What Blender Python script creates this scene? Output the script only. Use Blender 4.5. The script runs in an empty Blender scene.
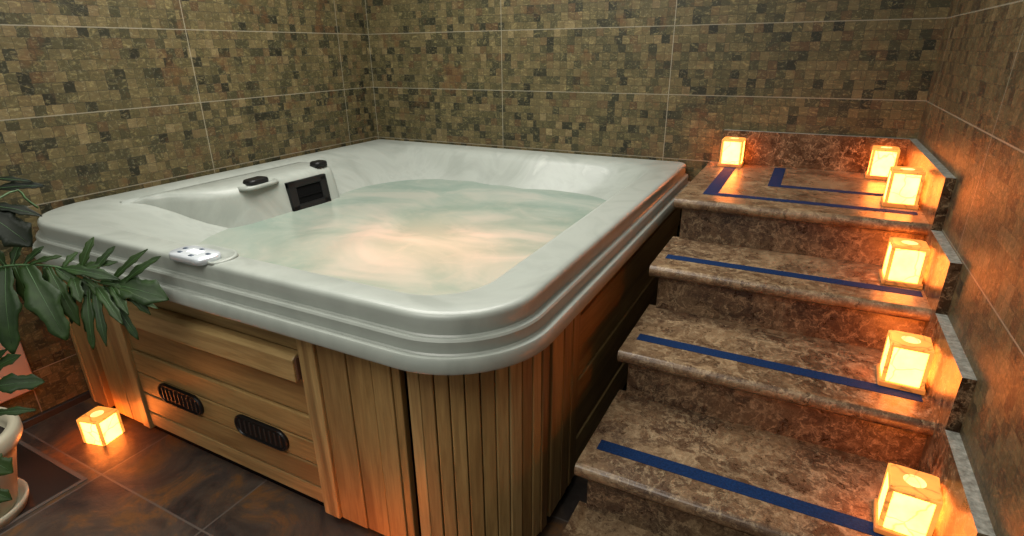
import bpy, bmesh, math, random
from mathutils import Vector, Matrix
random.seed(7)
sc = bpy.context.scene
C = bpy.data.collections.new('scene'); sc.collection.children.link(C)
# ---------------------------------------------------------------- helpers
def obj(name, bm, m, parent=None, smooth=False, recalc=True):
    if recalc: bmesh.ops.recalc_face_normals(bm, faces=bm.faces)
    me = bpy.data.meshes.new(name); bm.to_mesh(me); bm.free()
    o = bpy.data.objects.new(name, me); C.objects.link(o)
    for mm in (m if isinstance(m, (list, tuple)) else [m]): me.materials.append(mm)
    if smooth:
        for p in me.polygons: p.use_smooth = True
    if smooth == 'angle': me.set_sharp_from_angle(angle=math.radians(34))
    if parent is not None:
        o.parent = parent
        if parent.type == 'EMPTY': o.matrix_parent_inverse = Matrix.Translation(-parent.location)
    return o
def thing(name, label, cat, loc=(0, 0, 0), group=None):
    o = bpy.data.objects.new(name, None); C.objects.link(o); o.location = loc
    o.empty_display_size = .1
    return tag(o, label, cat, group)
def tag(o, label, cat, group=None, kind=None):
    o['label'] = label; o['category'] = cat
    if group: o['group'] = group
    if kind: o['kind'] = kind
    return o
def struct(name, bm, m, smooth=False):
    o = obj(name, bm, m, None, smooth); o['kind'] = 'structure'; return o
def box(bm, x0, x1, y0, y1, z0, z1, bev=0, seg=1, M=None):
    t = bmesh.new(); bmesh.ops.create_cube(t, size=1)
    for v in t.verts:
        v.co = Vector(((x0+x1)/2+v.co.x*(x1-x0), (y0+y1)/2+v.co.y*(y1-y0), (z0+z1)/2+v.co.z*(z1-z0)))
    if bev: bmesh.ops.bevel(t, geom=t.edges[:], offset=bev, segments=seg, profile=.5, affect='EDGES')
    if M is not None: t.transform(M)
    add(bm, t)
def add(bm, t):
    me = bpy.data.meshes.new('t'); t.to_mesh(me); t.free(); bm.from_mesh(me); bpy.data.meshes.remove(me)
def prism(bm, pts, axis, a0, a1, bev=0, seg=2):
    """closed polygon pts (2D) extruded along axis"""
    t = bmesh.new()
    def mk(p, a):
        if axis == 'x': return (a, p[0], p[1])
        if axis == 'y': return (p[0], a, p[1])
        return (p[0], p[1], a)
    lo = [t.verts.new(mk(p, a0)) for p in pts]; hi = [t.verts.new(mk(p, a1)) for p in pts]
    t.faces.new(lo); t.faces.new(hi[::-1]); n = len(pts)
    for i in range(n): t.faces.new((lo[i], hi[i], hi[(i+1) % n], lo[(i+1) % n]))
    bmesh.ops.recalc_face_normals(t, faces=t.faces)
    if bev: bmesh.ops.bevel(t, geom=t.edges[:], offset=bev, segments=seg, profile=.5, affect='EDGES')
    add(bm, t)
def rrect(x0, x1, y0, y1, r, ns=8, nc=12):
    """rounded rectangle points, counter clockwise from the front (y0) side; r = radii FL, FR, BR, BL"""
    if not isinstance(r, (list, tuple)): r = [r]*4
    FL, FR, BR, BL = r; P = []
    def side(a, b):
        for i in range(ns): t = i/ns; P.append((a[0]+(b[0]-a[0])*t, a[1]+(b[1]-a[1])*t))
    def arc(cx, cy, rr, a0):
        for i in range(nc): a = a0+math.pi/2*i/nc; P.append((cx+rr*math.cos(a), cy+rr*math.sin(a)))
    side((x0+FL, y0), (x1-FR, y0)); arc(x1-FR, y0+FR, FR, -math.pi/2)
    side((x1, y0+FR), (x1, y1-BR)); arc(x1-BR, y1-BR, BR, 0)
    side((x1-BR, y1), (x0+BL, y1)); arc(x0+BL, y1-BL, BL, math.pi/2)
    side((x0, y1-BL), (x0, y0+FL)); arc(x0+FL, y0+FL, FL, math.pi)
    return P
def loft(bm, rings, cap0=False, cap1=False):
    R = [[bm.verts.new(p) for p in r] for r in rings]; n = len(R[0])
    for a, b in zip(R, R[1:]):
        for i in range(n): bm.faces.new((a[i], a[(i+1) % n], b[(i+1) % n], b[i]))
    if cap0: bm.faces.new(R[0][::-1])
    if cap1: bm.faces.new(R[-1])
def lathe(bm, prof, cx, cy, n=40, cap0=True, cap1=True):
    loft(bm, [[(cx+r*math.cos(2*math.pi*i/n), cy+r*math.sin(2*math.pi*i/n), z) for i in range(n)] for r, z in prof], cap0, cap1)
def tube(bm, pts, rad, n=8):
    pts = [Vector(p) for p in pts]; rr = []
    for i, p in enumerate(pts):
        d = (pts[min(i+1, len(pts)-1)]-pts[max(i-1, 0)]).normalized()
        a = d.cross(Vector((0, 0, 1)));  a = a.normalized() if a.length > 1e-3 else Vector((1, 0, 0)); b = a.cross(d)
        r = rad(i/(len(pts)-1)) if callable(rad) else rad
        rr.append([tuple(p+a*r*math.cos(2*math.pi*k/n)+b*r*math.sin(2*math.pi*k/n)) for k in range(n)])
    loft(bm, rr, True, True)
# ---------------------------------------------------------------- node helpers
class NT:
    def __init__(s, name):
        s.m = bpy.data.materials.new(name); s.m.use_nodes = True; s.t = s.m.node_tree; s.t.nodes.clear()
        s.out = s.t.nodes.new('ShaderNodeOutputMaterial')
    def n(s, typ, ins=None, **kw):
        nd = s.t.nodes.new('ShaderNode'+typ)
        for k, v in kw.items(): setattr(nd, k, v)
        for k, v in (ins or {}).items():
            if hasattr(v, 'is_output') or hasattr(v, 'links'): s.t.links.new(v, nd.inputs[k])
            else: nd.inputs[k].default_value = v
        return nd
    def math(s, op, a, b=0.0, c=0.0, clamp=False):
        return s.n('Math', {0: a, 1: b, 2: c}, operation=op, use_clamp=clamp).outputs[0]
    def mix(s, f, a, b, mode='MIX'):
        nd = s.n('Mix', {0: f, 6: a, 7: b}, data_type='RGBA', blend_type=mode); return nd.outputs[2]
    def ramp(s, f, stops, interp='LINEAR'):
        nd = s.n('ValToRGB', {0: f}); cr = nd.color_ramp; cr.interpolation = interp
        while len(cr.elements) < len(stops): cr.elements.new(.5)
        for e, (p, c) in zip(cr.elements, stops): e.position = p; e.color = (*c, 1) if len(c) == 3 else c
        return nd.outputs[0]
    def noise(s, v, scale, detail=4, rough=.6, dist=0, **kw):
        nd = s.n('TexNoise', {'Vector': v, 'Scale': scale, 'Detail': detail, 'Roughness': rough, 'Distortion': dist}); return nd.outputs[0]
    def coord(s): return s.n('TexCoord').outputs['Object']
    def sep(s, v): return s.n('SeparateXYZ', {0: v}).outputs
    def comb(s, x=0.0, y=0.0, z=0.0): return s.n('CombineXYZ', {0: x, 1: y, 2: z}).outputs[0]
    def vm(s, op, a, b=(0, 0, 0)): return s.n('VectorMath', {0: a, 1: b}, operation=op).outputs[0]
    def bsdf(s, **kw):
        bump = kw.pop('bump', None); ins = {k.replace('_', ' '): v for k, v in kw.items()}
        if bump is not None:
            h, st, d = bump; ins['Normal'] = s.n('Bump', {'Height': h, 'Strength': st, 'Distance': d}).outputs[0]
        b = s.n('BsdfPrincipled', ins); s.t.links.new(b.outputs[0], s.out.inputs[0]); s.b = b; return s.m
def rgb(r, g, b): return (r, g, b, 1)
def srgb(r, g, b):
    f = lambda c: (c/255/12.92) if c/255 <= .04045 else ((c/255+.055)/1.055)**2.4
    return (f(r), f(g), f(b), 1)
def plain(name, col, rough=.5, metal=0, **kw):
    t = NT(name); return t.bsdf(Base_Color=col, Roughness=rough, Metallic=metal, **kw)
# ---------------------------------------------------------------- materials
def wall_mat(name, ax, u_off, u_per, umax=50.0, red=0.0):
    """mosaic stone tile 1.05 x .35 m; ax = horizontal axis of the wall"""
    t = NT(name); co = t.coord(); s = t.sep(co); u = s['XYZ'.index(ax)]; z = s[2]
    uu = t.math('SUBTRACT', u, u_off); zz = t.math('SUBTRACT', z, 1.281)
    cs = .35/8
    # slight wobble of the little stones
    wob = t.noise(co, 60, 2); wv = t.math('MULTIPLY', t.math('SUBTRACT', wob, .5), .010)
    cu = t.math('FLOOR', t.math('DIVIDE', t.math('ADD', uu, wv), cs)); cz = t.math('FLOOR', t.math('DIVIDE', t.math('ADD', zz, wv), cs))
    # rows are shifted at random by half a stone
    rowr = t.n('TexWhiteNoise', {'Vector': t.comb(7.0, cz, t.math('FLOOR', t.math('DIVIDE', cu, 5.0)))}, noise_dimensions='3D').outputs[0]
    sh = t.math('MULTIPLY', t.math('GREATER_THAN', rowr, .7), cs*.5)
    cu = t.math('FLOOR', t.math('DIVIDE', t.math('ADD', t.math('ADD', uu, wv), sh), cs))
    rnd = t.n('TexWhiteNoise', {'Vector': t.comb(cu, cz, 0.0)}, noise_dimensions='3D')
    r1 = rnd.outputs[0]; rc = t.sep(rnd.outputs[1])
    base = t.ramp(r1, [(0, (.014, .015, .010)), (.06, (.030, .030, .018)), (.17, (.062, .056, .029)), (.36, (.100, .082, .038)),
                       (.6, (.138, .106, .050)), (.8, (.185, .138, .066)), (.92, (.105, .058, .028)), (1, (.255, .190, .098))])
    wv3 = t.vm('MULTIPLY', co, (1, 1, 2.2))
    off = t.vm('ADD', wv3, t.vm('MULTIPLY', rnd.outputs[1], (3, 3, 3)))
    n1 = t.noise(off, 17, 9, .78, 1.6); n2 = t.noise(t.vm('ADD', co, (4, 4, 4)), 90, 3, .6)
    c = t.mix(t.math('MULTIPLY', t.math('SUBTRACT', n1, .35, clamp=True), 1.6, clamp=True), t.mix(.6, base, rgb(.018, .016, .010), 'MIX'), base)
    c = t.mix(t.ramp(n1, [(.53, (0, 0, 0)), (.68, (.65, .65, .65))]), c, rgb(.27, .215, .105))
    c = t.mix(t.ramp(n2, [(.58, (0, 0, 0)), (.72, (.4, .4, .4))]), c, rgb(.26, .23, .15))
    c = t.mix(t.ramp(t.noise(co, 7, 4), [(.58, (0, 0, 0)), (.70, (.55, .55, .55))]), c, rgb(.10, .045, .020))
    c = t.mix(1.0, c, rgb(.95, .97, .88), 'MULTIPLY')
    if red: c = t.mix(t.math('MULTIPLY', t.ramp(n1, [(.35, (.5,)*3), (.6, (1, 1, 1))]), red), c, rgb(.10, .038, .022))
    # stone joint (thin, dark)
    def edge(a, per, w):
        f = t.math('FRACT', t.math('DIVIDE', a, per)); d = t.math('MINIMUM', f, t.math('SUBTRACT', 1.0, f)); return t.math('LESS_THAN', d, w/per/2)
    j = t.math('MAXIMUM', edge(t.math('ADD', t.math('ADD', uu, wv), sh), cs, .0018), edge(t.math('ADD', zz, wv), cs, .0018))
    c = t.mix(t.math('MULTIPLY', j, .7), c, rgb(.03, .026, .018))
    g = t.math('MAXIMUM', t.math('MULTIPLY', edge(uu, u_per, .0045), t.math('LESS_THAN', u, umax)), edge(zz, .35, .0045))
    c = t.mix(t.math('MULTIPLY', g, .6), c, rgb(.30, .27, .20))
    h = t.math('SUBTRACT', t.math('MULTIPLY', n1, .5), t.math('MULTIPLY', j, .4))
    return t.bsdf(Base_Color=c, Roughness=t.ramp(n2, [(.3, (.34,)*3), (.7, (.55,)*3)]), Specular_IOR_Level=.25, bump=(h, .6, .005))
def marble(name, seed, k=1.0, spec=.42):
    t = NT(name); co = t.vm('ADD', t.coord(), (seed, seed*2.3, seed*.7))
    w1 = t.n('TexNoise', {'Vector': co, 'Scale': 6.0, 'Detail': 6.0, 'Roughness': .65}).outputs[1]
    wc = t.vm('ADD', co, t.vm('MULTIPLY', w1, (.30,)*3))
    n1 = t.noise(wc, 4.5, 8, .7, .6); n2 = t.noise(wc, 20, 8, .78, .8); n3 = t.noise(co, 60, 5, .7, .5)
    v = t.n('TexVoronoi', {'Vector': wc, 'Scale': 11.0}, feature='DISTANCE_TO_EDGE').outputs[0]
    v2 = t.n('TexVoronoi', {'Vector': t.vm('ADD', co, t.vm('MULTIPLY', w1, (.12,)*3)), 'Scale': 30.0}, feature='DISTANCE_TO_EDGE').outputs[0]
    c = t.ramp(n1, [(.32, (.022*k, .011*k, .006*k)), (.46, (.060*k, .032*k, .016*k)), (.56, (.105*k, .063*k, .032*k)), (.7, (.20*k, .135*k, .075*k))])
    c = t.mix(t.ramp(n2, [(.50, (0, 0, 0)), (.66, (.8,)*3)]), c, rgb(.25*k, .175*k, .098*k))
    c = t.mix(t.ramp(n2, [(.34, (.85,)*3), (.46, (0, 0, 0))]), c, rgb(.022*k, .012*k, .007*k))
    vein = t.ramp(v, [(0, (.75,)*3), (.03, (.3,)*3), (.08, (0, 0, 0))]); vein2 = t.ramp(v2, [(0, (.5,)*3), (.06, (0, 0, 0))])
    c = t.mix(t.math('MULTIPLY', vein, t.ramp(n3, [(.42, (0, 0, 0)), (.6, (1, 1, 1))])), c, rgb(.38, .28, .165))
    c = t.mix(t.math('MULTIPLY', vein2, t.ramp(n2, [(.44, (0, 0, 0)), (.6, (1, 1, 1))])), c, rgb(.34, .25, .15))
    return t.bsdf(Base_Color=c, Roughness=t.ramp(n2, [(.3, (.22,)*3), (.7, (.42,)*3)]), Specular_IOR_Level=spec, bump=(n2, .12, .002))
def wood(name, ax, tint=.82):
    """cedar; ax = grain direction, colour varies from board to board"""
    t = NT(name); co = t.coord(); isl = t.n('NewGeometry').outputs['Random Per Island']
    k = {'X': (.5, 7, 7), 'Y': (7, .5, 7), 'Z': (7, 7, .5)}[ax]
    p = t.vm('ADD', t.vm('MULTIPLY', co, k), t.comb(t.math('MULTIPLY', isl, 37.0), t.math('MULTIPLY', isl, 91.0), t.math('MULTIPLY', isl, 13.0)))
    g = t.noise(p, 9, 6, .65, .6); big = t.noise(p, 1.6, 3, .5, 1.0)
    base = t.ramp(isl, [(0, (.20, .115, .040)), (.2, (.42, .275, .110)), (.4, (.30, .180, .064)), (.6, (.50, .345, .15)), (.8, (.24, .135, .046)), (1, (.54, .385, .18))])
    c = t.mix(t.ramp(g, [(.35, (.55,)*3), (.62, (0, 0, 0))]), base, t.mix(1.0, base, rgb(.42, .34, .26), 'MULTIPLY'))
    c = t.mix(t.ramp(big, [(.52, (0, 0, 0)), (.68, (.6,)*3)]), c, rgb(.15, .075, .028))
    c = t.mix(1.0, c, rgb(tint*1.03, tint*1.02, tint*.98), 'MULTIPLY')
    return t.bsdf(Base_Color=c, Roughness=.42, Specular_IOR_Level=.35, bump=(g, .25, .002))
def floor_mat():
    t = NT('slate_floor'); co = t.coord(); s = t.sep(co)
    u = t.math('SUBTRACT', s[0], -1.70); v = t.math('SUBTRACT', s[1], -.125)
    def edge(a, per, w):
        f = t.math('FRACT', t.math('DIVIDE', a, per)); d = t.math('MINIMUM', f, t.math('SUBTRACT', 1.0, f)); return t.math('LESS_THAN', d, w/per/2)
    cell = t.comb(t.math('FLOOR', t.math('DIVIDE', u, .6)), t.math('FLOOR', t.math('DIVIDE', v, .6)), 0.0)
    w = t.n('TexWhiteNoise', {'Vector': cell}, noise_dimensions='3D')
    p = t.vm('ADD', co, t.vm('MULTIPLY', w.outputs[1], (5, 5, 5)))
    n1 = t.noise(p, 3.2, 6, .65, .8); n2 = t.noise(p, 14, 6, .7, .5)
    c = t.ramp(n1, [(.3, (.014, .013, .013)), (.44, (.040, .030, .026)), (.53, (.080, .056, .040)), (.60, (.17, .080, .028)), (.68, (.07, .060, .054))])
    c = t.mix(t.ramp(n2, [(.45, (0, 0, 0)), (.75, (.55,)*3)]), c, rgb(.085, .068, .055))
    g = t.math('MAXIMUM', edge(u, .6, .007), edge(v, .6, .007))
    c = t.mix(t.math('MULTIPLY', g, .85), c, rgb(.13, .11, .095))
    h = t.math('SUBTRACT', t.math('ADD', n2, n1), t.math('MULTIPLY', g, 1.2))
    return t.bsdf(Base_Color=c, Roughness=t.ramp(n2, [(.3, (.3,)*3), (.7, (.55,)*3)]), bump=(h, .45, .006))
def acrylic():
    t = NT('pearl_acrylic'); co = t.coord()
    n = t.noise(t.vm('MULTIPLY', co, (1, 1, .5)), 2.6, 5, .55, 1.8); n2 = t.noise(co, 9, 4, .6, 2.5)
    c = t.ramp(n, [(.35, (.25, .27, .24)), (.5, (.30, .32, .287)), (.62, (.27, .29, .26)), (.75, (.37, .385, .35))])
    c = t.mix(t.ramp(n2, [(.6, (0, 0, 0)), (.75, (.35,)*3)]), c, rgb(.28, .31, .29))
    return t.bsdf(Base_Color=c, Roughness=.36, Specular_IOR_Level=.45, Coat_Weight=.05, Coat_Roughness=.15)
def water_mat():
    t = NT('milky_water'); co = t.coord()
    n = t.noise(t.vm('MULTIPLY', co, (1, 1.5, 1)), 1.9, 4, .5, .9); n2 = t.noise(co, 7, 4, .6, 1.5)
    c = t.ramp(n, [(.36, (.30, .41, .345)), (.5, (.39, .475, .405)), (.62, (.50, .535, .46))])
    c = t.mix(t.ramp(n2, [(.5, (0, 0, 0)), (.75, (.2,)*3)]), c, rgb(.60, .58, .49))
    nb = t.noise(co, 9, 4, .55, .6)
    bp = t.n('Bump', {'Height': nb, 'Strength': .10, 'Distance': .03}).outputs[0]
    d = t.n('BsdfDiffuse', {'Color': c, 'Normal': bp}); tr = t.n('BsdfTranslucent', {'Color': c})
    gl = t.n('BsdfGlossy', {'Color': rgb(1, 1, 1), 'Roughness': .22, 'Normal': bp})
    m1 = t.n('MixShader', {0: .42, 1: d.outputs[0], 2: tr.outputs[0]})
    fr = t.n('Fresnel', {'IOR': 1.33}).outputs[0]
    m2 = t.n('MixShader', {0: fr, 1: m1.outputs[0], 2: gl.outputs[0]})
    t.t.links.new(m2.outputs[0], t.out.inputs[0]); return t.m
def onyx(name, col, strength, bc=(.8, .55, .25)):
    t = NT(name); co = t.coord(); oi = t.n('ObjectInfo').outputs['Random']
    p = t.vm('ADD', co, t.comb(t.math('MULTIPLY', oi, 9.0), 0.0, 0.0))
    v = t.n('TexVoronoi', {'Vector': t.vm('ADD', p, t.vm('MULTIPLY', t.n('TexNoise', {'Vector': p, 'Scale': 14.0, 'Detail': 3.0}).outputs[1], (.05,)*3)), 'Scale': 11.0}, feature='DISTANCE_TO_EDGE').outputs[0]
    vein = t.ramp(v, [(0, (.35,)*3), (.03, (1, 1, 1))]); cl = t.ramp(t.noise(p, 12, 4), [(.3, (.65,)*3), (.65, (1.15,)*3)])
    st = t.math('MULTIPLY', t.math('MULTIPLY', vein, cl), strength)
    return t.bsdf(Base_Color=rgb(*bc), Roughness=.3, Emission_Color=col, Emission_Strength=st)
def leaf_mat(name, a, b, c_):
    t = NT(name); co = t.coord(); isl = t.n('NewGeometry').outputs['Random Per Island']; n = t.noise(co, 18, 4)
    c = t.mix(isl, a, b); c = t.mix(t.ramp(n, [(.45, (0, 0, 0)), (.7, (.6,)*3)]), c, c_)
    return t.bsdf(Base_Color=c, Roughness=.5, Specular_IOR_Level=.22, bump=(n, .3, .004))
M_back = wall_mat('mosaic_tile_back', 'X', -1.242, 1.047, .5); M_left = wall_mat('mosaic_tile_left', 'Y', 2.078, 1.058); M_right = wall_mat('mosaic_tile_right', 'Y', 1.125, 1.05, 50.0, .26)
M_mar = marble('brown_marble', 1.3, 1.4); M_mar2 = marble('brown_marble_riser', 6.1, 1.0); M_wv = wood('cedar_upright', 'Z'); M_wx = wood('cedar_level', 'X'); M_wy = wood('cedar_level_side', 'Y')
M_acr = acrylic(); M_wat = water_mat(); M_floor = floor_mat()
M_black = plain('black_plastic', rgb(.006, .006, .006), .4, Specular_IOR_Level=.3); M_dark = plain('dark_gap', rgb(.004, .004, .004), .9, Specular_IOR_Level=.05)
M_tape = NT('blue_grip_tape'); _n = M_tape.noise(M_tape.coord(), 180, 2)
M_tape = M_tape.bsdf(Base_Color=M_tape.ramp(_n, [(.3, (.002, .012, .045)), (.7, (.005, .024, .085))]), Roughness=.8, Specular_IOR_Level=.12, bump=(_n, .5, .001))
M_glow = onyx('lit_onyx', rgb(1, .20, .026), 16); M_glowtop = onyx('lit_onyx_top', rgb(1, .33, .05), 1.0, (.40, .16, .05)); M_hole = onyx('lit_onyx_bowl', rgb(1, .5, .16), 1.9, (.5, .25, .1)); M_base = onyx('lit_onyx_base', rgb(1, .27, .04), .4, (.30, .12, .04))
_t = NT('grey_cut_stone'); _n = _t.noise(_t.coord(), 70, 5, .7)
M_cut = _t.bsdf(Base_Color=_t.ramp(_n, [(.3, (.10, .095, .075)), (.7, (.36, .35, .30))]), Roughness=.6, bump=(_n, .4, .002))
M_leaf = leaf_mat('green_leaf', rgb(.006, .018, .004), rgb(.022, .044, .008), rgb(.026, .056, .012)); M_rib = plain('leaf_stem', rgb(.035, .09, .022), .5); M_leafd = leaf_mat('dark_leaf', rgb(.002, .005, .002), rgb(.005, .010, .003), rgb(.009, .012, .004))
M_pot = plain('cream_glazed_pot', rgb(.50, .46, .34), .35); M_soil = plain('potting_soil', rgb(.02, .014, .01), .9)
XL, XR, YB, YF, ZC = -2.3165, .985, 2.346, -3.2, 2.7
# ---------------------------------------------------------------- setting
b = bmesh.new(); box(b, XL-.1, XR+.1, YF, YB+.1, -.1, 0); struct('floor', b, M_floor)
b = bmesh.new(); box(b, XL-.1, XR+.1, YB, YB+.1, 0, ZC); struct('wall_back', b, M_back)
b = bmesh.new(); box(b, XL-.1, XL, YF, YB, 0, ZC); struct('wall_left', b, M_left)
b = bmesh.new(); box(b, XR, XR+.1, YF, YB, 0, ZC); struct('wall_right', b, M_right)
b = bmesh.new(); box(b, XL, XL+.018, YF, YB, 0, .035, .003); struct('baseboard_left', b, plain('dark_skirting', rgb(.02, .018, .017), .4))
# drain tile edge beside the pot
b = bmesh.new(); box(b, -1.735, -1.72, -1.0, -.165, 0, .004); box(b, -2.29, -1.7355, -.18, -.165, 0, .004)
struct('trim_1', b, plain('pale_floor_joint', rgb(.12, .10, .085), .6))
b = bmesh.new(); box(b, -2.29, -1.736, -1.0, -.181, 0, .003); struct('trim_2', b, plain('dark_floor_tile', rgb(.022, .018, .016), .3))
# ---------------------------------------------------------------- hot tub
tub = thing('hot_tub', 'square white acrylic hot tub in a cedar cabinet beside the marble steps', 'hot tub', (-1.15, 1.17, 0))
LX0, LX1, LY0, LY1 = -2.305, 0.0, .02, 2.338
def ring(i, z, r):
    return [(x, y, z) for x, y in rrect(LX0+i*.6, LX1-i, LY0+i, LY1-i*.2, [max(.05, r[0]-i), max(.05, r[1]-i), max(.03, r[2]-i), max(.03, r[3]-i)])]
def iring(x0, x1, y0, y1, r, z): return [(x, y, z) for x, y in rrect(x0, x1, y0, y1, r)]
RO = [.32, .30, .10, .06]
prof = [(.09, .782), (.012, .775), (.003, .778), (0, .785), (.004, .814), (.008, .820), (.014, .821), (.026, .818), (.030, .822), (.028, .854), (.032, .860), (.038, .861), (.048, .858),
        (.052, .862), (.049, .902), (.052, .911), (.059, .917), (.072, .919)]
rings = [ring(i, z, RO) for i, z in prof]
RI = [.50, .24, .30, .40]
def lerp(a, b_, t): return a+(b_-a)*t
inner = [(-2.19, -.185, .165, 2.245, .8, .914), (-2.17, -.20, .178, 2.228, .8, .908), (-2.14, -.215, .19, 2.210, .85, .898), (-2.09, -.23, .20, 2.19, .9, .872),
         (-1.99, -.245, .22, 2.16, 1.0, .805), (-1.865, -.29, .25, 2.09, 1.15, .733), (-1.80, -.38, .34, 1.98, 1.2, .62), (-1.75, -.48, .45, 1.88, 1.2, .45), (-1.6, -.6, .6, 1.75, 1.2, .33)]
for q, (x0, x1, y0, y1, k, z) in enumerate(inner):
    g = iring(x0, x1, y0, y1, [r*k for r in RI], z); amp = {3: .010, 4: .022, 5: .012}.get(q, 0)
    if amp:   # scooped seat backs along the far side
        g = [(x, y-amp*(.5+.5*math.cos((x+2.0)*2*math.pi/.52))*(1 if y > 1.9 else 0), zz) for x, y, zz in g]
    rings.append(g)
b = bmesh.new(); loft(b, rings, False, True)
obj('shell', b, M_acr, tub, 'angle', recalc=True)
# filter housing on the left side with the skimmer mouth
hs = bmesh.new(); secs = []
for y, p, q in ((.42, 0, -.03), (.50, .10, -.01), (.58, .35, 0), (.66, .68, 0), (.74, .90, 0), (.82, .99, 0), (.95, 1, 0), (1.10, 1, 0), (1.25, 1, 0), (1.40, 1, 0), (1.425, .985, -.004), (1.44, .94, -.02), (1.445, .80, -.04)):
    e = lambda x: -2.12+(x+2.12)*p
    secs.append([(-2.14, y, .40), (e(-1.76), y, .40), (e(-1.80), y, .60), (e(-1.835), y, .80), (e(-1.85), y, .875+q), (e(-1.862), y, .902+q), (e(-1.885), y, .918+q), (e(-1.92), y, .925+q), (e(-2.0), y, .924+q), (e(-2.08), y, .916), (-2.14, y, .910)])
loft(hs, secs, True, True)
hou = obj('filter_housing', hs, M_acr, tub, True)
hou['label'] = 'raised filter block inside the tub with the black skimmer mouth'
tilt = Matrix.Translation((-1.832, 1.212, .808)) @ Matrix.Rotation(math.radians(-7.6), 4, 'Y')
sk = bmesh.new()
for y0, y1, z0, z1 in ((-.135, -.085, -.08, .08), (.085, .135, -.075, .075), (-.135, .135, .045, .08), (-.135, .135, -.08, -.045)): box(sk, -.02, .012, y0, y1, z0, z1, .005, 2, tilt)
s_ = obj('skimmer_frame', sk, M_black, hou); s_['label'] = 'black plastic skimmer frame'
sk = bmesh.new(); box(sk, -.018, .002, -.09, .09, -.05, .05, 0, 1, tilt); box(sk, -.01, .007, -.085, .085, -.012, -.006, 0, 1, tilt)
obj('skimmer_mouth', sk, M_dark, hou)
def cap(cx, cy, cz, rx, ry, rot, h=.022):
    m = bmesh.new(); Mx = Matrix.Translation((cx, cy, cz)) @ Matrix.Rotation(rot, 4, 'Z')
    rr = []
    for s, z in ((1, 0), (1, h*.6), (.94, h*.9), (.8, h), (.5, h*.98)):
        rr.append([tuple(Mx @ Vector((p[0]*s, p[1]*s, z))) for p in rrect(-rx, rx, -ry, ry, min(rx, ry)*.7, 4, 8)])
    loft(m, rr, True, True); return m
c_ = obj('diverter_knob', cap(-1.885, .935, .912, .036, .062, math.radians(6), .026), M_black, tub, True); c_['label'] = 'black oval control knob set in the rim left of the filter block'
# recessed seat of the knob: a ring shaped lip of the shell
m = bmesh.new(); Mx = Matrix.Translation((-1.885, .935, .912)) @ Matrix.Rotation(math.radians(6), 4, 'Z')
loft(m, [[tuple(Mx @ Vector((p[0]*s, p[1]*s, z))) for p in rrect(-.06, .06, -.11, .11, .055, 4, 8)] for s, z in ((1.1, -.012), (1.0, .004), (.94, .006), (.84, .001), (.5, 0))], True, True)
obj('knob_recess', m, M_acr, tub, True)
c_ = obj('headrest_clip', cap(-1.90, 1.37, .918, .035, .045, 0, .03), M_black, tub, True); c_['label'] = 'black clip on the end of the filter block'
# control panel on the front rim
Mx = Matrix.Translation((-1.138, .103, .918)) @ Matrix.Rotation(math.radians(0), 4, 'Z')
m = bmesh.new()
loft(m, [[tuple(Mx @ Vector((p[0]*s, p[1]*s, z))) for p in rrect(-.122, .122, -.03, .085, [.03, .03, .07, .07], 6, 10)] for s, z in ((1.02, -.004), (1.0, .004), (.93, .006), (.90, -.001), (.5, -.001))], True, True)
obj('panel_recess', m, M_acr, tub, True)
m = bmesh.new()
loft(m, [[tuple(Mx @ Vector((p[0]*s, p[1]*s-.01, z))) for p in rrect(-.088, .088, -.045, .045, .036, 6, 10)] for s, z in ((1, -.004), (1, .012), (.96, .017), (.5, .018))], True, True)
kp = obj('control_panel', m, plain('silver_panel', rgb(.62, .66, .70), .18, .35), tub, True); kp['label'] = 'silver touch control panel with small dark buttons'
for px, py in ((-.058, .010), (-.042, -.020), (.0, .026), (.022, -.026), (.058, .006)):
    obj('button', cap(Mx.translation.x+px, Mx.translation.y+py-.01, .9335, .009, .006, 0, .004), plain('dark_button', rgb(.05, .07, .10), .4), kp, True)
m = bmesh.new(); box(m, Mx.translation.x-.028, Mx.translation.x+.028, Mx.translation.y-.02, Mx.translation.y+.008, .934, .9375, .001)
obj('display', m, plain('pale_display', rgb(.85, .9, .92), .1), kp)
# cabinet: black base frame, then the boards
CX0, CX1, CY0, CY1 = -2.27, -.04, .10, 2.30
RC = [.13, .29, .1, .05]
def rr_(i, z): return [(x, y, z) for x, y in rrect(CX0+i, CX1-i, CY0+i, CY1-i*.4, [max(.02, r-i+.005) for r in RC])]
b = bmesh.new(); loft(b, [rr_(.065, 0), rr_(.045, 0), rr_(.045, .77), rr_(.065, .77), rr_(.065, 0)])
o_ = obj('base_frame', b, M_dark, tub); o_['label'] = 'black recessed base under the cedar boards'
Z0, Z1 = .055, .80
def fboards(edges, d=0.0, th=.028, z0=Z0, z1=Z1):
    m = bmesh.new()
    for a, c in zip(edges, edges[1:]): box(m, a+.0012, c-.0012, CY0-d, CY0+th, z0, z1, .0035, 2)
    return m
b = fboards([-.735, -.665, ], .012); box(b, -.664, -.555, CY0-.002, CY0+.028, Z0, Z1, .0035, 2); box(b, -.553, -.462, CY0+.002, CY0+.028, Z0, Z1, .0035, 2); box(b, -.460, -.392, CY0, CY0+.028, Z0, Z1, .0035, 2)
box(b, -.390, -.362, CY0+.004, CY0+.028, Z0, Z1, .0035, 2)
obj('front_boards', b, M_wv, tub)
b = fboards([-1.775, -1.722], .006); box(b, -1.852, -1.777, CY0, CY0+.028, Z0, Z1, .0035, 2); box(b, -1.98, -1.855, CY0, CY0+.028, Z0, Z1, .0035, 2)
obj('front_boards', b, M_wv, tub)
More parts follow.
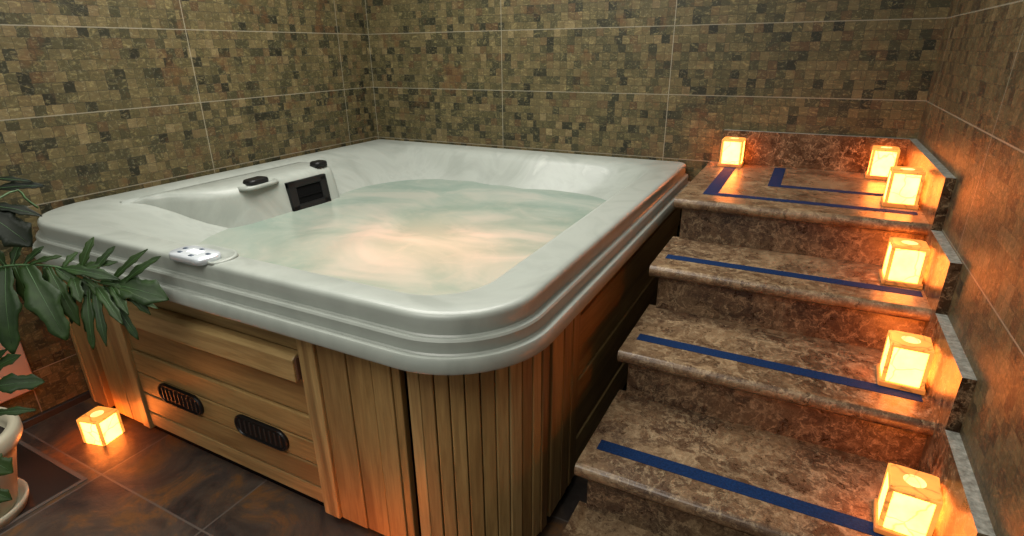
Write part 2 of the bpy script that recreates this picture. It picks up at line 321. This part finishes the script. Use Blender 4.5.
def arc_boards(cx, cy, r, a0, a1, n, th=.026):
    m = bmesh.new()
    for i in range(n):
        A0 = a0+(a1-a0)*i/n; A1 = a0+(a1-a0)*(i+1)/n; am = (A0+A1)/2; hw = r*math.tan(abs(a1-a0)/n/2)-.0016
        Mx = Matrix.Translation((cx+r*math.cos(am), cy+r*math.sin(am), 0)) @ Matrix.Rotation(am, 4, 'Z')
        box(m, -th, (.003 if i % 3 == 1 else 0), -hw, hw, Z0, Z1, .003, 2, Mx)
    return m
b = arc_boards(CX1-.29, CY0+.29, .29, math.radians(-91), math.radians(-1), 11)
obj('corner_slats', b, M_wv, tub)
b = arc_boards(CX0+.13, CY0+.13, .13, math.radians(180), math.radians(270), 4); box(b, CX0+.13, -2.035, CY0, CY0+.026, Z0, Z1, .003, 2); obj('corner_slats', b, M_wv, tub)
# right side of the cabinet
b = bmesh.new()
for a, c, d in ((.415, .50, 0), (.502, .545, .002), (.547, .575, 0), (.577, .605, .002), (.607, .645, 0)): box(b, CX1-.03, CX1+d, a, c, Z0, Z1, .003, 2)
obj('side_boards', b, M_wv, tub)
b = bmesh.new(); zs = [Z0, .20, .325, .45, .575, .70, Z1]
for i, (a, c) in enumerate(zip(zs, zs[1:])): box(b, CX1-.032, CX1-.006-(.006 if i % 2 else 0), .647, 2.24, a+.001, c-.001, .004, 2)
obj('side_planks', b, M_wy, tub)
# access panel with two vents and the lift rail
b = bmesh.new(); zs = [.07, .14, .235, .33, .43, .575, .665, Z1]
for i, (a, c) in enumerate(zip(zs, zs[1:])):
    box(b, -1.72, -.737, CY0+(.010 if i >= 4 else .004), CY0+.03, a+.0032, c-.0032, .004, 2)
ap = obj('access_panel', b, M_wx, tub)
b = bmesh.new(); prism(b, [(CY0-.028, .578), (CY0+.012, .578), (CY0+.012, .668), (CY0-.012, .668), (CY0-.028, .655)], 'x', -1.70, -.745, .003, 2)
obj('lift_rail', b, M_wx, ap)
b = bmesh.new(); box(b, -.746, -.738, CY0-.022, CY0+.012, .582, .662, .003); obj('rail_end', b, plain('dark_end_grain', rgb(.09, .04, .018), .7), ap)  # end piece in an even brown, darker than the rail
for x0, x1 in ((-1.585, -1.32), (-1.138, -.872)):
    m = bmesh.new(); cx = (x0+x1)/2; cz = .285; P_ = rrect(-(x1-x0)/2, (x1-x0)/2, -.041, .041, .0409, 4, 8)
    loft(m, [[(cx+p[0]*s, y, cz+p[1]*s) for p in P_] for s, y in ((1, CY0+.01), (1, CY0-.004), (.97, CY0-.008), (.93, CY0-.008), (.90, CY0-.003), (.5, CY0-.003))], True, True)
    v_ = obj('vent', m, M_black, ap); v_['label'] = 'black oval louvred vent'
    m = bmesh.new()
    for k in range(9): box(m, cx-.10+k*.025-.003, cx-.10+k*.025+.003, CY0-.007, CY0-.002, cz-.026, cz+.026, .001)
    obj('louvre', m, plain('vent_louvre', rgb(.02, .02, .02), .3), v_)
# water
b = bmesh.new(); N = 90
wp = rrect(-1.895, -.28, .245, 2.10, [.55, .27, .34, .46], 16, 16)
cx, cy = -1.1, 1.15; rr = []
def hgt(x, y): return .737+.0045*math.sin(7*x+2*math.sin(3*y))*math.sin(6*y+1.7*math.sin(4*x))+.003*math.sin(17*x+9*y+2*math.sin(5*x))+.012*math.exp(-((x+.95)**2+(y-.95)**2)/.12)
K = 40
for k in range(K+1):
    s = 1-k/(K+.5); rr.append([(cx+(x-cx)*s, cy+(y-cy)*s, hgt(cx+(x-cx)*s, cy+(y-cy)*s)) for x, y in wp])
loft(b, rr, False, True)
if sum(f.normal.z for f in b.faces if not f.normal_update()) < 0: bmesh.ops.reverse_faces(b, faces=b.faces)
w_ = obj('water', b, M_wat, None, True, recalc=False); tag(w_, 'milky pale green bubbling water filling the hot tub', 'water', kind='stuff')
# ---------------------------------------------------------------- staircase
ST = thing('staircase', 'brown marble steps with blue grip tape climbing beside the hot tub to a top landing', 'stairs', (.5, .7, 0))
SX0, SX1 = .07, .958
nos = {1: -.035, 2: .33, 3: .712, 4: 1.075, 5: 1.42}; zt = {n: .0121+n*.1843 for n in nos}
TH = .042
for n in nos:
    y0 = nos[n]; y1 = (nos[n+1]+.06) if n < 5 else YB-.003; z = zt[n]; r = .016
    # bull-nosed tread slab
    pts = [(y1, z-TH), (y0+r*.6, z-TH)] + [(y0+TH*.42-TH*.42*math.cos(a), z-TH*.5+TH*.5*math.sin(a)) for a in [math.radians(d) for d in range(-75, 91, 15)]] + [(y1, z)]
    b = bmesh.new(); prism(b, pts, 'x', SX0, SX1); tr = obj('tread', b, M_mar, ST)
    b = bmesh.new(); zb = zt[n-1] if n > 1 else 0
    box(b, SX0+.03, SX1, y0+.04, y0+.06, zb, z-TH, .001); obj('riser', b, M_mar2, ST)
    tb = bmesh.new()
    if n in (2, 3, 4):
        ty = {2: .43, 3: .825, 4: 1.188}[n]; box(tb, .103, {2: .86, 3: .94, 4: .945}[n], ty, ty+.048, z, z+.0012)
    elif n == 1: box(tb, .11, .94, .07, .118, z, z+.0012)
    if n < 5: g = obj('grip_tape', tb, M_tape, tr)
    else:
        for pts in ([(.163, 2.28), (.163, 1.548), (.935, 1.548), (.935, 1.592), (.220, 1.592), (.220, 2.28)], [(.40, 2.285), (.40, 1.822), (.935, 1.822), (.935, 1.866), (.452, 1.866), (.452, 2.285)]):
            tb = bmesh.new(); prism(tb, pts, 'z', z, z+.0012); obj('grip_tape', tb, M_tape, tr)
b = bmesh.new()
pts = [(YB-.003, 0), (nos[1]+.06, 0)]
for n in nos:
    pts += [(nos[n]+.06, zt[n]-TH)];
    if n < 5: pts += [(nos[n+1]+.06, zt[n]-TH)]
pts += [(YB-.003, zt[5]-TH)]
prism(b, pts, 'x', SX0+.035, SX1); obj('step_core', b, M_mar2, ST)
# stepped marble skirting on the right wall, grey cut top edge
def kerb(name, segs):
    b = bmesh.new()
    for (x0, x1, y0, y1, z0, z1) in segs:
        t = bmesh.new(); box(t, x0, x1, y0, y1, z0, z1); t.faces.ensure_lookup_table()
        for f in t.faces: f.material_index = 1 if f.normal.z > .9 else 0
        bmesh.ops.recalc_face_normals(t, faces=t.faces)
        for f in t.faces: f.material_index = 1 if f.normal.z > .9 else 0
        add(b, t)
    o = obj(name, b, [M_kerb, M_cut], None, recalc=False); o['kind'] = 'structure'; return o
M_kerb = marble('polished_kerb_marble', 3.7, .60, .12)
sy = {5: (1.385, YB), 4: (1.035, 1.385), 3: (.635, 1.035), 2: (.27, .635), 1: (-.1, .27)}
kt = {5: 1.108, 4: .925, 3: .76, 2: .605, 1: .43}
kerb('trim_3', [(SX1-.003, XR, sy[n][0], sy[n][1], (zt[n]-.19), kt[n]) for n in (5, 4, 3, 2, 1)])
kerb('trim_4', [(.122, SX1-.003, YB-.028, YB, zt[5], kt[5])])
# ---------------------------------------------------------------- lanterns
def lantern(x, y, z, label, w=.104, d=.10, h=.125, rot=0.0, group='lit onyx cube lanterns', base=True):
    t = thing('candle_lantern', label, 'lantern', (x, y, z), group)
    z = z+.0015
    R = Matrix.Translation((x, y, z)) @ Matrix.Rotation(math.radians(rot), 4, 'Z')
    if base: b = bmesh.new(); box(b, -w/2-.008, w/2+.006, -d/2-.012, d/2+.004, 0, .016, .003, 2, R); obj('base', b, M_base, t)
    # block with a round bowl sunk in its top
    b = bmesh.new(); n = 24; z0, z1 = (.016, .016+h) if base else (0, h); lip = z1
    sq = []
    for i in range(n):
        a = 2*math.pi*(i+.5)/n; c, s = math.cos(a), math.sin(a); k = 1/max(abs(c), abs(s)); sq.append((c*k, s*k))
    def rg(f, zz): return [b.verts.new(R @ Vector((*f(i), zz))) for i in range(n)]
    s0 = rg(lambda i: (sq[i][0]*w/2, sq[i][1]*d/2), z0); s1 = rg(lambda i: (sq[i][0]*w/2*.98, sq[i][1]*d/2*.98), z1-.009); s1b = rg(lambda i: (sq[i][0]*w/2*.95, sq[i][1]*d/2*.95), z1)
    cc = lambda r: (lambda i: (r*math.cos(2*math.pi*(i+.5)/n), r*math.sin(2*math.pi*(i+.5)/n)))
    h1 = rg(cc(.024), z1); h2 = rg(cc(.021), z1-.02); L = [s0, s1, s1b, h1, h2]; mi = [0, 1, 1, 2]
    b.faces.new(s0[::-1])
    for q, (p1, p2) in enumerate(zip(L, L[1:])):
        for i in range(n):
            f = b.faces.new((p1[i], p1[(i+1) % n], p2[(i+1) % n], p2[i])); f.material_index = mi[q]
    f = b.faces.new(h2); f.material_index = 2
    bk = obj('block', b, [M_glow, M_glowtop, M_hole], t)
    b = bmesh.new(); e = .0055
    for sx in (-1, 1):
        for sy_ in (-1, 1): box(b, sx*w/2*.992-e, sx*w/2*.992+e*.3*sx+(e*.0), sy_*d/2*.992-e, sy_*d/2*.992+e*.3*sy_, z0, z1-.006, .001, 1, R) if False else box(b, sx*(w/2-.004)-e, sx*(w/2-.004)+e, sy_*(d/2-.004)-e, sy_*(d/2-.004)+e, z0, z1-.004, .0012, 1, R)
    for sx in (-1, 1): box(b, sx*(w/2-.004)-e, sx*(w/2-.004)+e, -d/2+.002, d/2-.002, z1-.012, z1-.003, .001, 1, R)
    for sy_ in (-1, 1): box(b, -w/2+.002, w/2-.002, sy_*(d/2-.004)-e, sy_*(d/2-.004)+e, z1-.012, z1-.003, .001, 1, R)
    obj('edge_frame', b, M_glowtop, t)
    return t
lantern(.185, 2.262, zt[5], 'glowing stone cube lantern alone at the left back of the top landing')
lantern(.862, 2.235, zt[5], 'glowing stone cube lantern in the right back corner of the top landing', rot=-3)
lantern(.888, 1.69, zt[5], 'glowing stone cube lantern at the right front of the top landing, by the tape ends', rot=-2)
lantern(.893, 1.315, zt[4], 'glowing stone cube lantern on the step just below the top landing', rot=0)
lantern(.893, .925, zt[3], 'glowing stone cube lantern on the third step, second from the bottom of the right row', rot=-2)
lantern(.893, .50, zt[2], 'nearest glowing stone cube lantern, cut off by the bottom of the photo on the right', rot=-4)
lantern(-1.93, .01, 0, 'glowing stone cube lantern on the slate floor by the left corner of the tub', w=.104, d=.098, h=.118, rot=14, base=False)
lantern(-.50, -.17, 0, 'glowing stone cube lantern on the floor in front of the tub cabinet, below the frame', rot=-20)
# ---------------------------------------------------------------- plant
PT = thing('potted_plant', 'leafy split-leaf plant in a cream pot at the left edge in front of the tub', 'plant', (-1.84, -.45, 0))
PX, PY = -1.865, -.455
b = bmesh.new(); lathe(b, [(.105, 0), (.145, .004), (.156, .03), (.158, .045), (.150, .047), (.143, .03), (.11, .018)], PX, PY); obj('saucer', b, M_pot, PT, True)
b = bmesh.new(); lathe(b, [(.11, .02), (.125, .03), (.172, .23), (.178, .262), (.196, .268), (.205, .285), (.205, .320), (.196, .334), (.174, .330), (.167, .30), (.160, .27)], PX, PY); obj('pot', b, M_pot, PT, True)
b = bmesh.new(); lathe(b, [(.163, .262), (.164, .278), (.06, .288)], PX, PY); obj('soil', b, M_soil, PT, True)
CAMP = Vector((.5223, -.9134, 1.5202))
def lobe(bm, a, c, w, sag, up=None):
    a, c = Vector(a), Vector(c); d = c-a; L = d.length; d.normalize()
    # the blade faces roughly upward and outward
    side = d.cross(Vector((.55, -.45, .70)).normalized()).normalized(); nrm = side.cross(d).normalized()
    n = 20; rows = []
    ph = random.random()*6
    for i in range(n+1):
        t = i/n; hw = w/2*(.35+.65*math.sin(math.pi*.5*min(1, t*1.7)))*(1 if t < .5 else max(0, 1-((t-.5)/.51)**2)**.75)*(1+.20*math.sin(t*15+ph)+.08*math.sin(t*37+ph*2))*(.74 if w < .06 else .9)
        p = a+d*L*t+nrm*(.06*L*math.sin(math.pi*t))-Vector((0, 0, 1))*sag*t*t
        cw = .16*hw
        rows.append([p-side*hw+nrm*cw*1.4, p-side*hw*.5+nrm*cw*.5, p-nrm*.0015, p+side*hw*.5+nrm*cw*.5, p+side*hw+nrm*cw*1.4])
    th = nrm*.0016
    T = [[bm.verts.new(q+th) for q in r] for r in rows]; B = [[bm.verts.new(q-th*.3) for q in r] for r in rows]
    for i in range(n):
        for j in range(4):
            bm.faces.new((T[i][j], T[i][j+1], T[i+1][j+1], T[i+1][j])); bm.faces.new((B[i][j], B[i+1][j], B[i+1][j+1], B[i][j+1]))
        bm.faces.new((T[i][0], T[i+1][0], B[i+1][0], B[i][0])); bm.faces.new((T[i][4], B[i][4], B[i+1][4], T[i+1][4]))
    for j in range(4):
        bm.faces.new((T[0][j], B[0][j], B[0][j+1], T[0][j+1])); bm.faces.new((T[n][j], T[n][j+1], B[n][j+1], B[n][j]))
def near(rib, p):
    best = None; p = Vector(p)
    for q, r in zip(rib, rib[1:]):
        q, r = Vector(q), Vector(r); e = r-q; t = max(0, min(1, (p-q).dot(e)/e.dot(e))); s = q+e*t
        if best is None or (s-p).length < (best-p).length: best = s
    return best
def smooth_path(pts, n=14):
    P_ = [Vector(p) for p in pts]; out = []
    for i in range(n+1):
        t = i/n*(len(P_)-1); k = min(int(t), len(P_)-2); f = t-k
        p0 = P_[max(k-1, 0)]; p1 = P_[k]; p2 = P_[k+1]; p3 = P_[min(k+2, len(P_)-1)]
        out.append(.5*((2*p1)+(p2-p0)*f+(2*p0-5*p1+4*p2-p3)*f*f+(3*p1-p0-3*p2+p3)*f*f*f))
    return out
def leaf(lobes_, rib, stalk, M_leaf=M_leaf):
    b = bmesh.new(); K_ = len(rib)
    for a, c, w, sg in lobes_:
        s = near(rib, a); a2 = s.lerp(Vector(a), .25); lobe(b, a2, c, w, sg)
    lf = obj('leaf', b, M_leaf, PT, True)
    b = bmesh.new(); tube(b, smooth_path(stalk+rib, 26), lambda t: .0065*(1-t*.75), 8); obj('midrib', b, M_rib, lf, True)
    b = bmesh.new()
    for a, c, w, sg in lobes_:
        s = near(rib, a); a2 = s.lerp(Vector(a), .25); c = Vector(c); d = c-a2; L = d.length; d.normalize()
        side = d.cross(Vector((.55, -.45, .70)).normalized()).normalized(); nrm = side.cross(d).normalized()
        tube(b, [s]+[a2+d*L*t+nrm*(.06*L*math.sin(math.pi*t)+.0008)-Vector((0, 0, 1))*sg*t*t for t in (.0, .25, .5, .75, .9)], lambda t: .0016*(1-t*.8), 5)
    obj('veins', b, M_rib, lf, True)
PC = (-1.84, -.45, .275)
main = [([-1.354, -0.115, 0.93], [-1.348, -0.073, 1.005], 0.034, 0), ([-1.33, -0.096, 0.921], [-1.304, -0.044, 0.973], 0.03, 0), ([-1.294, -0.078, 0.888], [-1.219, 0.002, 0.962], 0.03, 0), ([-1.274, -0.067, 0.871], [-1.189, 0.018, 0.938], 0.034, 0), ([-1.292, -0.088, 0.866], [-1.144, -0.016, 0.823], 0.09, 0.01), ([-1.3, -0.116, 0.829], [-1.143, -0.052, 0.807], 0.03, 0.01), ([-1.309, -0.121, 0.836], [-1.176, -0.114, 0.734], 0.041, 0.02), ([-1.325, -0.133, 0.844], [-1.226, -0.179, 0.73], 0.034, 0.02), ([-1.346, -0.146, 0.858], [-1.266, -0.197, 0.719], 0.038, 0.02), ([-1.373, -0.157, 0.89], [-1.3, -0.177, 0.848], 0.045, 0.01), ([-1.457, -0.218, 0.942], [-1.3, -0.239, 0.774], 0.083, 0.03), ([-1.488, -0.255, 0.937], [-1.401, -0.334, 0.751], 0.075, 0.03), ([-1.418, -0.184, 0.925], [-1.317, -0.191, 0.784], 0.053, 0.02), ([-1.405, -0.172, 0.922], [-1.304, -0.132, 0.835], 0.049, 0.01), ([-1.452, -0.207, 0.952], [-1.399, -0.147, 0.959], 0.023, 0), ([-1.369, -0.138, 0.916], [-1.291, -0.055, 0.927], 0.03, 0), ([-1.397, -0.162, 0.926], [-1.261, -0.077, 0.881], 0.045, 0), ([-1.391, -0.153, 0.931], [-1.39, -0.108, 0.961], 0.026, 0), ([-1.296, -0.091, 0.866], [-1.192, -0.113, 0.803], 0.034, 0.01), ([-1.328, -0.127, 0.861], [-1.189, -0.137, 0.782], 0.038, 0.01), ([-1.353, -0.143, 0.876], [-1.266, -0.112, 0.827], 0.034, 0.01), ([-1.383, -0.159, 0.902], [-1.36, -0.082, 0.924], 0.03, 0), ([-1.369, -0.155, 0.884], [-1.368, -0.189, 0.779], 0.034, 0.02), ([-1.424, -0.187, 0.931], [-1.411, -0.187, 0.829], 0.045, 0.02), ([-1.476, -0.236, 0.946], [-1.461, -0.229, 0.803], 0.045, 0.02), ([-1.316, -0.106, 0.875], [-1.22, -0.034, 0.839], 0.038, 0), ([-1.278, -0.081, 0.853], [-1.173, -0.063, 0.786], 0.034, 0.01), ([-1.335, -0.136, 0.856], [-1.346, -0.17, 0.748], 0.03, 0.02), ([-1.512, -0.276, 0.947], [-1.493, -0.377, 0.797], 0.075, 0.02), ([-1.518, -0.274, 0.964], [-1.563, -0.347, 0.927], 0.068, 0.02), ([-1.494, -0.249, 0.96], [-1.541, -0.262, 1.039], 0.045, 0), ([-1.482, -0.237, 0.957], [-1.493, -0.193, 1.01], 0.034, 0), ([-1.462, -0.217, 0.954], [-1.453, -0.161, 0.987], 0.026, 0), ([-1.416, -0.228, 0.845], [-1.476, -0.206, 0.748], 0.038, 0.01)]
mainrib = [[-1.553, -0.344, 0.912], [-1.507, -0.271, 0.946], [-1.451, -0.21, 0.944], [-1.394, -0.158, 0.926], [-1.327, -0.114, 0.879], [-1.264, -0.069, 0.851]]
up = [([-1.489, -0.22, 1.207], [-1.407, -0.155, 1.185], 0.019, 0), ([-1.486, -0.232, 1.17], [-1.396, -0.135, 1.17], 0.034, 0), ([-1.482, -0.241, 1.127], [-1.394, -0.165, 1.098], 0.038, 0.01), ([-1.483, -0.256, 1.107], [-1.395, -0.211, 1.03], 0.098, 0.02), ([-1.485, -0.24, 1.144], [-1.467, -0.3, 1.241], 0.053, 0), ([-1.485, -0.248, 1.131], [-1.454, -0.348, 1.091], 0.075, 0)]
uprib = [[-1.504, -0.361, 1.059], [-1.485, -0.249, 1.128], [-1.487, -0.22, 1.196]]
upstalk = [[-1.512, -0.161, 1.152], [-1.502, -0.148, 1.123], [-1.489, -0.131, 1.093]]
lo = [([-1.576, -0.353, 0.623], [-1.516, -0.283, 0.662], 0.05, 0), ([-1.562, -0.371, 0.581], [-1.473, -0.265, 0.577], 0.062, 0.01), ([-1.538, -0.4, 0.513], [-1.451, -0.315, 0.501], 0.033, 0.0), ([-1.597, -0.319, 0.698], [-1.533, -0.302, 0.688], 0.033, 0), ([-1.569, -0.362, 0.602], [-1.512, -0.466, 0.544], 0.058, 0)]
lorib = [[-1.54, -0.486, 0.478], [-1.532, -0.406, 0.498], [-1.576, -0.353, 0.623]]
pt = [([-1.468, -0.458, 0.419], [-1.413, -0.43, 0.375], 0.062, 0.01), ([-1.433, -0.493, 0.344], [-1.383, -0.462, 0.313], 0.05, 0.01), ([-1.455, -0.471, 0.39], [-1.429, -0.55, 0.357], 0.058, 0.01)]
ptrib = [[-1.524, -0.481, 0.516], [-1.472, -0.455, 0.426], [-1.43, -0.496, 0.339]]
leaf(main, mainrib, [(-1.82, -.46, .28), (-1.76, -.50, .60), (-1.66, -.45, .85)])
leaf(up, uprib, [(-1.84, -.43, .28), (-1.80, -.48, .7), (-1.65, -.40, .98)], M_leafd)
leaf(lo, lorib, [(-1.86, -.46, .28), (-1.85, -.50, .45)])
leaf(pt, ptrib, [(-1.82, -.49, .28), (-1.78, -.52, .35)])
b = bmesh.new(); tube(b, smooth_path([uprib[-2]]+upstalk, 8), .003, 6); obj('tendril', b, M_rib, PT, True)
# pale stone slab at the left wall, behind the leaves
b = bmesh.new(); box(b, XL, XL+.03, -.55, -.030, .165, .42, .004)
o_ = struct('trim_5', b, plain('pale_terracotta_slab', rgb(.42, .24, .17), .5))
# ---------------------------------------------------------------- light
def area(name, loc, size, power, col, rot=(0, 0, 0), sy_=None):
    l = bpy.data.lights.new(name, 'AREA'); l.shape = 'RECTANGLE'; l.size = size; l.size_y = sy_ or size; l.energy = power; l.color = col
    o = bpy.data.objects.new(name, l); C.objects.link(o); o.location = loc; o.rotation_euler = rot; return o
area('ceiling_light', (-1.0, 1.0, 2.62), 1.6, 58, (1, .97, .90))
area('ceiling_light', (-.4, -1.2, 2.62), 1.4, 30, (1, .96, .88))
pl = bpy.data.lights.new('underwater_lamp', 'AREA'); pl.shape = 'ELLIPSE'; pl.size = .72; pl.size_y = .50; pl.energy = 6.2; pl.color = (1, .30, .15)
o = bpy.data.objects.new('underwater_lamp', pl); C.objects.link(o); o.location = (-.85, .93, .42); o.rotation_euler = (math.pi, 0, 0)
w = bpy.data.worlds.new('room_light'); sc.world = w; w.use_nodes = True
w.node_tree.nodes['Background'].inputs[0].default_value = (.95, 1, .93, 1); w.node_tree.nodes['Background'].inputs[1].default_value = .38
# ---------------------------------------------------------------- camera
cam = bpy.data.cameras.new('camera'); co_ = bpy.data.objects.new('camera', cam); C.objects.link(co_); sc.camera = co_
cam.lens = 557.0888/1024*36; cam.sensor_width = 36; cam.clip_start = .01
y_, p_, r_ = (math.radians(a) for a in (27.6526, -21.3869, -.6292))
fw = Vector((-math.sin(y_)*math.cos(p_), math.cos(y_)*math.cos(p_), math.sin(p_))); rt = Vector((math.cos(y_), math.sin(y_), 0)); up_ = rt.cross(fw)
a_ = rt*math.cos(r_)+up_*math.sin(r_); b_ = -rt*math.sin(r_)+up_*math.cos(r_)
co_.matrix_world = Matrix.Translation(CAMP) @ Matrix((a_, b_, -fw)).transposed().to_4x4()
vs = sc.view_settings; vs.view_transform = 'Standard'; vs.look = 'None'; vs.gamma = 1; vs.use_curve_mapping = False; vs.exposure = .38
sc.cycles.use_denoising = True; sc.cycles.sample_clamp_indirect = 6
